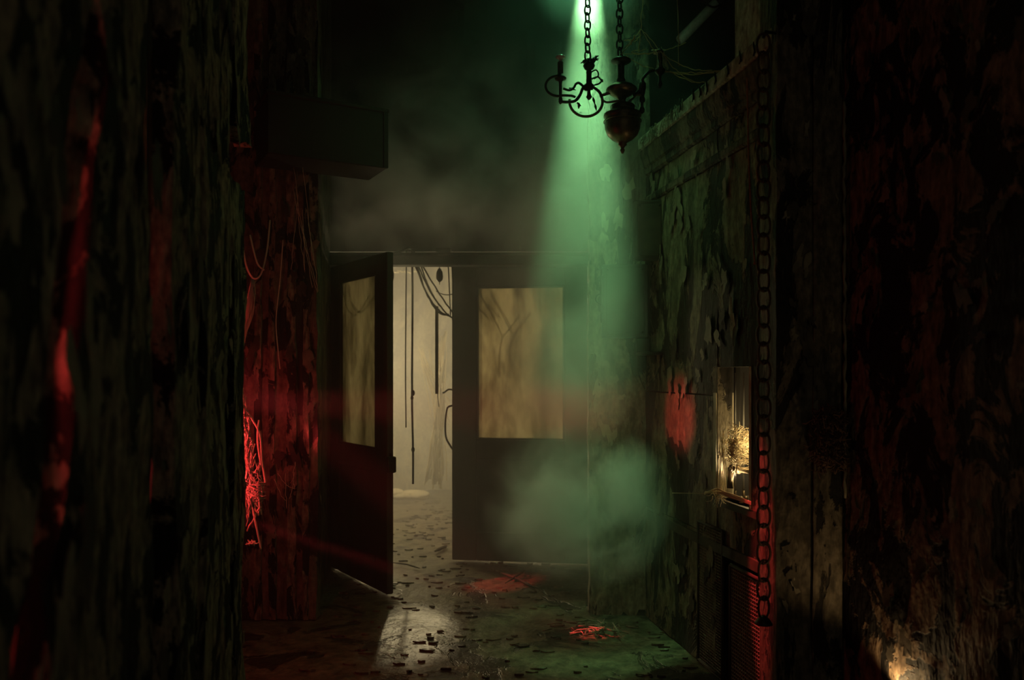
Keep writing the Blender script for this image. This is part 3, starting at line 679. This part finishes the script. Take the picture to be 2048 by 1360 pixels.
# big chain in front of the right wall
ct = P(1527, 60, 3.05)
big, zb_ = chain('hanging_chain', 'long rusty chain of oval links hanging before the red lit wall strip', (.921, 2.93, 2.60), .42, .0225, .0392, .0046, .0665, 'rust', R(34), rot0=R(-17))
m = MB(); m.tube([(.921, 2.93, 2.585), (.93, 2.935, 2.61), (.985, 2.965, 2.615)], .006, 6); m.build('wall_hook', 'iron', big)
me = link_mesh(.007, .009, .003, 'connector_ring', 'rust'); k = 0; z = 2.60 - .0392*2 + .006
while z > zb_ + .02:
    o = bpy.data.objects.new('connector_ring', me); col.objects.link(o); o.parent = big
    o.matrix_world = Matrix.Translation((.921, 2.93, z)) @ Matrix.Rotation(R(70), 4, 'Z'); z -= .0665
m = MB(); zz = zb_
m.lathe([(.004,zz+.012),(.010,zz+.008),(.022,zz-.004),(.031,zz-.016),(.033,zz-.022),(.028,zz-.024)], (.921, 2.93, 0), 16, Matrix.Identity(3)); m.build('end_cap', 'iron', big)

# ------------------------------------------------------------------ right wall fittings
def plate(name, label, cat, x0, x1, y0, y1, Y, th, yaw=0, mat='galv', par=None):
    a = P(x0, y1, Y); b = P(x1, y0, Y); c = (a+b)/2; w = (b.x-a.x); h = b.z-a.z
    mt = Matrix.Translation(c) @ Matrix.Rotation(yaw, 4, 'Z'); r = tag(empty(name, c), label, cat)
    m = MB(); m.bevbox((-w/2, 0, -h/2), (w/2, th, h/2), .006, mt); m.build('body', mat, r)
    m = MB(); m.bevbox((-w/2+.02, -.006, -h/2+.02), (w/2-.02, .002, h/2-.02), .003, mt); m.build('face_plate', mat, r)
    for sx in (-1, 1):
        for sz in (-1, 1):
            m = MB(); m.lathe([(.006,0),(.005,.003),(.002,.004)], (0,0,0), 8, Matrix.Rotation(R(90), 3, 'X')); o = m.build('screw', 'iron', r); o.matrix_world = mt @ Matrix.Translation((sx*(w/2-.03), -.006, sz*(h/2-.03)))
    return r, mt, w, h
r1, mp1, w1, h1 = plate('wall_cabinet', 'grey metal cabinet on the pale wall section in green light', 'cabinet', 1205, 1296, 528, 676, 4.40, .07, R(-3))
for z in (-.12, .14):
    m = MB(); m.tube([mp1 @ Vector((-w1/2-.004, -.002, z)), mp1 @ Vector((-w1/2-.004, -.002, z+.05))], .007, 8); m.build('hinge', 'iron', r1)
m = MB(); m.tube(smoothpath([mp1 @ Vector(p) for p in ((-w1/2-.002,-.006,.04),(-w1/2-.03,-.012,.03),(-w1/2-.035,-.012,.0),(-w1/2-.004,-.006,-.02))]), .004, 6); m.build('hasp', 'iron', r1)
plate('wall_plate', 'dull rusty metal plate fixed on the corner above the grey cabinet', 'plate', 1268, 1330, 400, 520, 4.27, .05, R(-2), 'flake_dark')
r = tag(empty('wall_bracket', P(1285,690,4.42)), 'small dark shelf bracket below the grey cabinet', 'bracket')
m = MB(); a = P(1272,708,4.40); b = P(1336,702,4.24); m.bevbox((a.x, 4.22, a.z-.008), (b.x-.03, 4.42, a.z+.008), .003); m.build('shelf_board', 'wood', r)
m = MB(); m.bevbox((a.x, 4.38, a.z+.008), (a.x+.07, 4.42, a.z+.085), .004); m.build('upright', 'wood', r)

# mesh screens low on the right wall
def screen(label, ya, yb, z0, z1, pitch, r, frame_mat):
    root = tag(empty('mesh_screen', (rx((ya+yb)/2), (ya+yb)/2, z0)), label, 'grille')
    O = OR + NR*.010
    def q(u, z, d=0): return O + DR*(u*LS) + NR*d + Vector((0,0,z))
    m = MB(); n = int((yb-ya)*LS/pitch)
    for i in range(n+1):
        u = ya + (yb-ya)*i/n; m.tube([q(u, z0), q(u, z1)], r, 4, caps=False)
    n = int((z1-z0)/pitch)
    for i in range(n+1):
        z = z0 + (z1-z0)*i/n; m.tube([q(ya, z), q(yb, z)], r, 4, caps=False)
    tag(m.build('wire_mesh', 'flake', root), kind='stuff')
    for a, b in ((q(ya, z0), q(ya, z1)), (q(yb, z0), q(yb, z1)), (q(ya, z1), q(yb, z1)), (q(ya, z0+.01), q(yb, z0+.01))):
        m = MB(); m.tube([a, b], .009, 4); m.build('frame_bar', frame_mat, root)
    return root
screen('rusty square mesh screen beside the red lit strip under the window', 3.185, 3.455, .0, .53, .016, .0030, 'flake_dark')
screen('fine dark mesh screen set low on the wall left of the larger screen', 3.53, 3.78, .0, .66, .013, .0022, 'flake_dark')

# service window
win = struct(empty('window_1', (rx(3.45), 3.45, ZW0)), 'small glowing opening in the right wall stuffed with straw and cobweb', 'window')
def q(Y, z, d): return Vector((rx(Y), Y, z)) + NR*d
def wbx(name, Ya, Yb, z0, z1, d0, d1, mat):
    m = MB(); vs = [q(Ya,z0,d1), q(Yb,z0,d1), q(Yb,z0,d0), q(Ya,z0,d0), q(Ya,z1,d1), q(Yb,z1,d1), q(Yb,z1,d0), q(Ya,z1,d0)]
    m.add(vs, [(0,1,2,3),(7,6,5,4),(4,5,1,0),(5,6,2,1),(6,7,3,2),(7,4,0,3)]); return m.build(name, mat, win)
wbx('back_board', 3.0, 3.95, .6, 1.7, -.42, -.40, 'black'); wbx('sill', 3.08, 3.62, ZW0-.03, ZW0, -.40, .018, 'wood'); wbx('cavity_top', 3.0, 3.9, 1.42, 1.45, -.40, -.07, 'black')  # black cavity boards paint in the darkness inside the window
wbx('side_jamb', 3.585, 3.612, ZW0, 1.27, -.07, .016, 'flake_pale'); wbx('side_jamb', 3.285, 3.305, ZW0, ZW1, -.10, .004, 'flake_pale')
wbx('cavity_end', 3.88, 3.9, .6, 1.5, -.40, -.07, 'black'); wbx('cavity_end', 3.0, 3.02, .6, 1.5, -.40, -.07, 'black')
for x, Y, w in ((1456, 3.62, .030), (1476, 3.60, .022)):
    a = P(x, 736, Y); m = MB(); m.bevbox((a.x-w/2, Y, 1.02), (a.x+w/2, Y+.03, 1.42), .003); m.build('dark_slat', 'black', win)
for x, t_ in ((1470.5, 'thin bright glass rod standing in the window, left one'), (1487, 'thin bright glass rod standing in the window beside the right jamb')):
    a = P(x, 800, 3.53); m = MB(); m.tube([(a.x, 3.53, .83), (a.x, 3.53, 1.02), (a.x+.001, 3.53, 1.36)], [.0045,.0045,.003], 8); rr_ = tag(empty('glass_rod', (a.x, 3.53, .83)), t_, 'rod'); m.build('rod', 'glass', rr_)
    m = MB(); m.lathe([(.012,.80),(.012,.812),(.007,.82),(.006,.84)], (a.x, 3.53, 0), 12); m.build('foot', 'brass', rr_)
m = MB(); a = P(1462, 935, 3.50); b = P(1512, 945, 3.40); m.tube([a, a.lerp(b,.3), a.lerp(b,.31), b], [.017,.017,.013,.013], 12); m.tube([a, a + Vector((-.004,.0,-.09))], [.015,.015], 10)
ep = tag(empty('elbow_pipe', a), 'bent brass pipe crossing the window below the straw', 'pipe'); m.build('pipe_run', 'brass', ep)
m = MB(); m.tube([a.lerp(b,.26), a.lerp(b,.36)], .021, 12); m.build('coupling', 'brass', ep)
sr = random.Random(21); m = MB()
for k in range(300):
    c = P(1474, 893, 3.47) + Vector((sr.uniform(-.055,.06), sr.gauss(0,.03), sr.gauss(0,.042)))
    if c.z > 1.13: c.z = 1.13 - sr.uniform(0,.05)
    d = Vector((sr.uniform(-1,1), sr.uniform(-1,1), sr.uniform(-.6,.6))).normalized()*sr.uniform(.025,.06)
    pts_ = smoothpath([c - d, c + Vector((sr.gauss(0,.012), sr.gauss(0,.012), sr.gauss(0,.012))), c + d], 3)
    for p in pts_:
        lim = rx(p.y) + .006
        if p.x < lim: p.x = lim
    m.tube(pts_, .0014, 3)
tag(m.build('straw_nest', 'straw'), 'tangled pale straw nest glowing inside the window', 'nest')
m = MB()
for k in range(16): m.tube(sag(P(1442 + sr.uniform(-3,6), 880 + sr.uniform(-20,30), 3.53), P(1440 + sr.uniform(-6,14), 985 + sr.uniform(-6,10), 3.49), sr.uniform(-.01,.01), 8, .002, sr), .0014, 4)
for k in range(22): m.tube(smoothpath([P(1412+sr.uniform(-4,8), 986+sr.uniform(-3,3), 3.66), P(1436, 982+sr.uniform(-5,6), 3.5), P(1460, 990+sr.uniform(-4,6), 3.40), P(1502, 1007+sr.uniform(-4,3), 3.24)], 5), .0016, 4)
m.tube([P(1344,986,3.95), P(1412,987,3.66)], .0013, 4)
for k in range(26):
    a = P(sr.uniform(1425,1450), 990+sr.uniform(-6,8), 3.48); m.tube(sag(a, a + Vector((sr.uniform(-.03,.03), sr.uniform(-.03,.03), -sr.uniform(.01,.05))), .006, 5, .002, sr), .0009, 3)
tag(m.build('cobweb', 'straw'), 'rope of pale cobweb trailing off the glowing window sill', 'cobweb')
for i, (x, y, t_) in enumerate(((1474,982,'small round brass knob on the window shelf, left one'), (1492,996,'small round brass knob on the window shelf by the red strip'))):
    a = P(x, y, 3.42); a.x = max(a.x, rx(a.y)+.02); m = MB(); m.lathe([(.010,ZW0),(.010,ZW0+.006),(.005,ZW0+.010),(.009,ZW0+.018),(.010,ZW0+.025),(.004,ZW0+.032)], (a.x, a.y, 0), 14); tag(m.build('brass_knob', 'brass'), t_, 'knob')
m = MB()
for k in range(60):
    c = Vector((rx(3.11)+.03, 3.11, 1.30)) + Vector((sr.gauss(0,.008), sr.gauss(0,.012), sr.gauss(0,.028))); m.tube(smoothpath([c, c + Vector([sr.gauss(0,.014) for _ in range(3)]), c + Vector([sr.gauss(0,.02) for _ in range(3)])], 3), .0011, 3)
tag(m.build('straw_tuft', 'straw'), 'small straw tuft poking through a gap beside the pillar', 'straw')
# matted clump on the pillar corner
m = MB(); c0 = P(1652, 875, 2.93)
for k in range(420):
    c = c0 + Vector((sr.uniform(-.062,.062), 0, sr.uniform(-.115,.10))); c.y = 2.915 - .03*max(0, 1-((c.x-c0.x)/.07)**2) + sr.uniform(-.006,.01)
    m.tube(smoothpath([c, c + Vector((sr.gauss(0,.012), sr.gauss(-.003,.004), sr.gauss(0,.012))), c + Vector((sr.gauss(0,.018), sr.gauss(0,.006), sr.gauss(0,.018)))], 2), .0016, 3)
m.ball((c0.x, 2.93, c0.z), .07, 12, (1, .35, 1.6))
tag(m.build('fibre_clump', 'fibre'), 'matted reddish brown fibre clump stuck on the pillar corner', 'clump')

# ------------------------------------------------------------------ hanging things in the doorway
def hang(name, label, cat, pts, r, mat='rope', k=6, knots=()):
    root = tag(empty(name, pts[-1]), label, cat); m = MB(); m.tube(smoothpath(pts, k), r, 6); m.build('strand', mat, root)
    for p, s_ in knots: m = MB(); m.ball(p, s_, 8, (1,1,1.5)); m.build('knot', mat, root)
    return root
Yh = 5.66
hang('thin_rope', 'thin dark cord hanging in the doorway, left of the knotted rope', 'rope', [P(813,498,Yh), P(812,600,Yh), P(811,740,Yh), P(812,855,Yh)], .0045)
hang('knotted_rope', 'long dark rope with knots hanging down the middle of the doorway gap', 'rope', [P(824,498,Yh), P(825,600,Yh), P(824,790,Yh), P(826,900,Yh), P(826,968,Yh)], .0075, 'rope', 6, [(P(826,786,Yh), .014), (P(824,796,Yh), .011), (P(826,899,Yh), .013)])
st_ = tag(empty('hanging_strap', P(873,788,Yh)), 'flat black strap hanging beside the right door leaf', 'strap')
a = P(874,612,Yh); b = P(873,788,Yh); m = MB(); m.bevbox((a.x-.013, Yh-.003, b.z), (a.x+.010, Yh+.003, a.z), .002); m.build('band', 'rope', st_)
m = MB(); m.tube(smoothpath([P(875,786,Yh), P(876,800,Yh), P(878,814,Yh)]), .003, 5); m.build('loose_thread', 'rope', st_)
hr = random.Random(8)
for i, (ya, xe, ye, s_) in enumerate(((512, 900, 632, .10), (508, 905, 636, .07), (515, 898, 628, .13), (505, 906, 625, .03), (510, 880, 612, .05))):
    a = P(824+i*3, ya, Yh+.02); b = P(xe, ye, Yh+.02)
    ds = ['lowest drooping', 'straightest', 'outermost sagging', 'uppermost', 'short inner']
    o = MB(); pth = sag(a, b, s_, 16, .003, hr); o.tube(pth, .0055, 6); tag(o.build('slack_cable', 'rope'), ds[i] + ' cable of the bundle slung across the doorway', 'cable', 'cables slung across the doorway')
for i, (x0_, x1_, ye) in enumerate(((896, 901, 632), (903, 905, 640))):
    o = MB(); o.tube(smoothpath([P(x0_,520,Yh+.03), P(x0_+2,560,Yh+.03), P(x1_,ye,Yh+.03)]), .0045, 6); tag(o.build('slack_cable', 'rope'), ['near vertical cable left of the right door edge', 'near vertical cable touching the right door edge'][i], 'cable', 'cables slung across the doorway')
o = MB(); o.tube(sag(P(872,582,Yh), P(905,588,Yh), .015, 10), .0035, 5); tag(o.build('slack_cable', 'rope'), 'thin cable linking the bundle sideways to the right door', 'cable', 'cables slung across the doorway')
o = MB(); o.tube(smoothpath([P(772,512,5.52), P(785,507,5.50), P(800,504,5.50), P(814,497,5.52), P(824,499,5.6), P(832,512,5.64)], 5), .008, 6); tag(o.build('slack_cable', 'rope'), 'thick cable humped over the header beam above the gap', 'cable', 'cables slung across the doorway')
for i, dx in enumerate((0, 4)):
    o = MB(); o.tube(smoothpath([P(776+dx,530,5.62), P(783+dx,548,5.62), P(779+dx,568,5.62), P(771+dx,578,5.62)], 5), .004, 5); tag(o.build('cable_loop', 'rope'), ['inner cable loop behind the top of the left leaf', 'outer cable loop behind the top of the left leaf'][i], 'cable')
bl = tag(empty('hanging_bell', P(879,564,Yh)), 'small dark bell hanging from the header beam', 'bell')
a = P(879,536,Yh); m = MB(); k = Yh/F; m.lathe([(2*k, a.z-28*k),(6*k,a.z-24*k),(7*k,a.z-18*k),(6*k,a.z-8*k),(3*k,a.z-2*k),(1*k,a.z)], (a.x, Yh, 0), 14); m.build('bell_body', 'iron', bl)
m = MB(); m.tube([(a.x, Yh, a.z-2*k), (a.x, Yh, 2.12)], .003, 5); m.build('bell_cord', 'rope', bl); m = MB(); m.tube([(a.x, Yh, a.z-27*k), (a.x, Yh, a.z-33*k)], .003, 5); m.build('clapper', 'iron', bl)
# cables behind the frosted panes (seen as shadows)
o = MB(); o.tube(smoothpath([m1 @ Vector(p) for p in ((.15,-.035,1.92), (.22,-.03,1.80), (.34,-.03,1.75), (.46,-.03,1.79), (.56,-.035,1.86))], 6), .006, 6); tag(o.build('slack_cable', 'rope'), 'cable swag seen through the top of the left frosted pane', 'cable')
o = MB()
for pts in (((.80,1.97),(.74,1.86),(.66,1.72),(.62,1.63)), ((.50,1.78),(.56,1.70),(.62,1.63)), ((.62,1.63),(.64,1.52),(.645,1.42)), ((.80,1.84),(.72,1.76))):
    o.tube(smoothpath([m2 @ Vector((u*W2, .05, z)) for u, z in pts], 5), .007, 6)
tag(o.build('root_cable', 'rope'), 'branching root like cable shadowed on the right frosted pane', 'cable')
# pale web and fluff in the back room
m = MB(); br = random.Random(31)
for k in range(46):
    m.tube(sag(P(884+br.gauss(0,5), 700+br.uniform(-40,60), 7.6), P(872+br.gauss(0,9), 965+br.uniform(-20,15), 7.6), br.uniform(-.03,.03), 10, .008, br), .004, 3)
for k in range(24):
    m.tube(sag(P(br.uniform(835,860), 690+br.uniform(0,40), 7.6), P(br.uniform(865,905), 800+br.uniform(0,60), 7.6), .02, 8, .006, br), .003, 3)
tag(m.build('cobweb', 'web'), 'pale cobweb veil trailing to the floor in the far room', 'cobweb')
m = MB()
for k in range(44):
    c = P(br.uniform(772,845), 985+br.gauss(0,5), 8.7); c.z = max(.02, c.z); m.ball((c.x, c.y, c.z*.5+.01), br.uniform(.03,.08), 8, (1.4, 1, .6))
tag(m.build('fluff_heap', 'fluff'), 'heap of pale fluff on the floor of the far room', 'fluff')
m = MB(); m.tube(sag(P(770,541,8.2), P(850,543,8.2), .01, 40, .014, br), .008, 5); tag(m.build('frayed_cord', 'fluff'), 'frayed pale cord stretched high across the far room', 'cord')

# ------------------------------------------------------------------ left side: webs in the red recess, box, threads
lr = random.Random(17)
def L(x, y, Y=3.06): return P(x, y, Y)
m = MB()
for k in range(130):
    t = lr.random(); y = 790 + 215*t; w = 8 + 38*min(1, t*1.6)
    a = L(478 + lr.uniform(0, w), y + lr.uniform(-18,18), 3.08); b = L(480 + lr.uniform(0, w), y + lr.uniform(10,60), 3.08)
    m.tube(sag(a, b, lr.uniform(-.01,.02), 6, .005, lr), lr.uniform(.0012,.003), 4)
for k in range(40):
    a = L(480 + lr.uniform(0,10), 980 + lr.uniform(-30,24), 3.08); b = L(505 + lr.uniform(0,28), 985 + lr.uniform(-22,22), 3.08); m.tube(sag(a, b, lr.uniform(-.02,.02), 6, .006, lr), .0018, 4)
for pts in (((476,780),(490,815),(505,840),(520,870),(524,920),(531,965)), ((482,800),(498,850),(494,905),(503,950),(498,985)), ((500,975),(506,1020),(514,1060),(522,1098)), ((518,840),(515,880),(522,930))):
    m.tube(smoothpath([L(x, y, 3.08) for x, y in pts], 6), .0034, 5)
tag(m.build('cobweb', 'rag'), 'tangled stringy cobweb glowing red along the edge of the plank wall', 'cobweb')
m = MB()
for k in range(22):
    m.tube(smoothpath([L(506+lr.gauss(0,2), 560+lr.uniform(-5,10)), L(498+lr.gauss(0,4), 610+lr.uniform(-8,8)), L(486+lr.gauss(0,3), 680+lr.uniform(-20,10))], 5), .0016, 4)
for pts in (((484,480),(492,530),(506,556),(522,548),(534,500),(540,440)), ((500,470),(514,525),(528,540))): m.tube(smoothpath([L(x, y) for x, y in pts], 6), .003, 5)
tag(m.build('cobweb', 'rag'), 'upper cobweb strand with a loop above the red recess', 'cobweb')
m = MB(); m.tube(smoothpath([P(566,480,4.3), P(560,560,4.3), P(552,640,4.3), P(556,700,4.3), P(560,738,4.3)], 6), .003, 5); tag(m.build('hanging_thread', 'rag'), 'thin red lit thread hanging in front of the recessed left wall', 'thread')
m = MB()
for k in range(8): m.tube(sag(P(lr.uniform(585,622), lr.uniform(300,420), 4.28), P(lr.uniform(580,640), lr.uniform(520,640), 4.28), lr.uniform(-.02,.04), 10, .004, lr), .0011, 4)
tag(m.build('cobweb', 'rag'), 'loose cobweb threads high on the recessed wall left of the door', 'cobweb')
m = MB()
for k in range(6): m.tube(sag(P(lr.uniform(545,600), lr.uniform(920,960), 4.3), P(lr.uniform(555,590), lr.uniform(960,1040), 4.3), .02, 8, .004, lr), .0016, 4)
tag(m.build('cobweb', 'rag'), 'short cobweb threads low on the recessed red wall', 'cobweb')
m = MB(); c = L(503, 1086, 3.05)
for k in range(30): m.tube([c + Vector((lr.gauss(0,.006), lr.gauss(0,.004), lr.gauss(0,.004))), c + Vector((lr.gauss(0,.014), lr.gauss(0,.006), lr.gauss(0,.010)))], .0012, 3)
tag(m.build('web_tuft', 'fluff'), 'small bright tuft at the foot of the red cobweb', 'cobweb')
# dark metal box near the ceiling
a = Vector((-1.22, 4.00, 2.46)); b = Vector((-.67, 4.30, 2.46)); u = (b-a).normalized(); n_ = Vector((u.y, -u.x, 0)); L_ = (b-a).length
mt = Matrix((u, -n_, Vector((0,0,1)))).transposed().to_4x4(); mt.translation = a
db = tag(empty('duct_box', a), 'dark sheet metal duct box jutting out high on the left', 'duct')
m = MB(); m.bevbox((0, 0, 0), (L_, .30, .31), .004, mt); m.build('casing', 'black', db)
m = MB(); m.bevbox((-1.30, 4.20, 2.56), (-1.24, 4.42, 2.62), .004); m.build('wall_bracket', 'iron', db)
m = MB(); m.bevbox((-.01, -.008, .298), (L_+.008, .31, .318), .003, mt); m.build('lid', 'black', db)
m = MB(); m.bevbox((L_-.022, -.006, 0), (L_+.004, .01, .30), .003, mt); m.build('corner_strip', 'black', db)

# ------------------------------------------------------------------ floor litter
fr = random.Random(41); m = MB()
for k in range(500):
    Y = fr.uniform(3.3, 8.8); X = fr.uniform(-1.05, .95 if Y < 4.4 else .4)
    s_ = fr.uniform(.004, .020); a = fr.uniform(0, 6.28); n = 6; z = .012*noise.fractal(Vector((X*3, Y*3, 0)), .9, 2, 5)
    ring = [(X + s_*fr.uniform(.5,1.2)*math.cos(a + 1.047*i)*2.2, Y + s_*fr.uniform(.5,1.2)*math.sin(a + 1.047*i)*.7, z + fr.uniform(.001,.007)) for i in range(n)]
    low = [(x, y, z - .004) for x, y, _ in ring]
    m.add(ring + low, [tuple(range(n))] + [(i, n+i, n+(i+1) % n, (i+1) % n) for i in range(n)])
tag(m.build('floor_litter', 'floor'), 'scattered flakes and crumbs of plaster littering the floor', 'debris', kind='stuff')
def fpos(x, y, z=.018): Y = H*F/(y-HZ); return Vector(((x-1024)/F*Y, Y, z))
for i, (a, b, r, t_) in enumerate(((fpos(1000,1150), fpos(1070,1182), .010, 'splintered stick lying across the larger red floor patch'), (fpos(1010,1172), fpos(1050,1150,.03), .007, 'short splinter crossing the stick in the red floor patch'), (fpos(870,1107), fpos(894,1096), .014, 'dark stick on the floor at the foot of the right door leaf'), (fpos(1212,1196), fpos(1255,1222), .011, 'pale lath lying on the floor near the mesh screens'), (fpos(785,1130), fpos(840,1142), .006, 'thin twig on the lit floor in the doorway'))):
    m = MB(); mid = a.lerp(b, .5) + Vector((.01,.01,.004)); m.tube([a, a.lerp(mid,.5), mid, b.lerp(mid,.4), b], [r*.5, r, r*.9, r, r*.3], 5); tag(m.build('stick', 'flake' if i == 3 else 'flake_dark'), t_, 'stick')
m = MB(); c = fpos(1185, 1265)
for k in range(50): p = c + Vector((fr.gauss(0,.09), fr.gauss(0,.06), fr.uniform(0,.012))); m.tube([p, p + Vector((fr.gauss(0,.04), fr.gauss(0,.03), fr.uniform(-.004,.012))), p + Vector((fr.gauss(0,.06), fr.gauss(0,.05), 0))], .004, 4)
tag(m.build('chip_pile', 'flake'), 'small pile of wood chips in the bright near red floor patch', 'debris', kind='stuff')
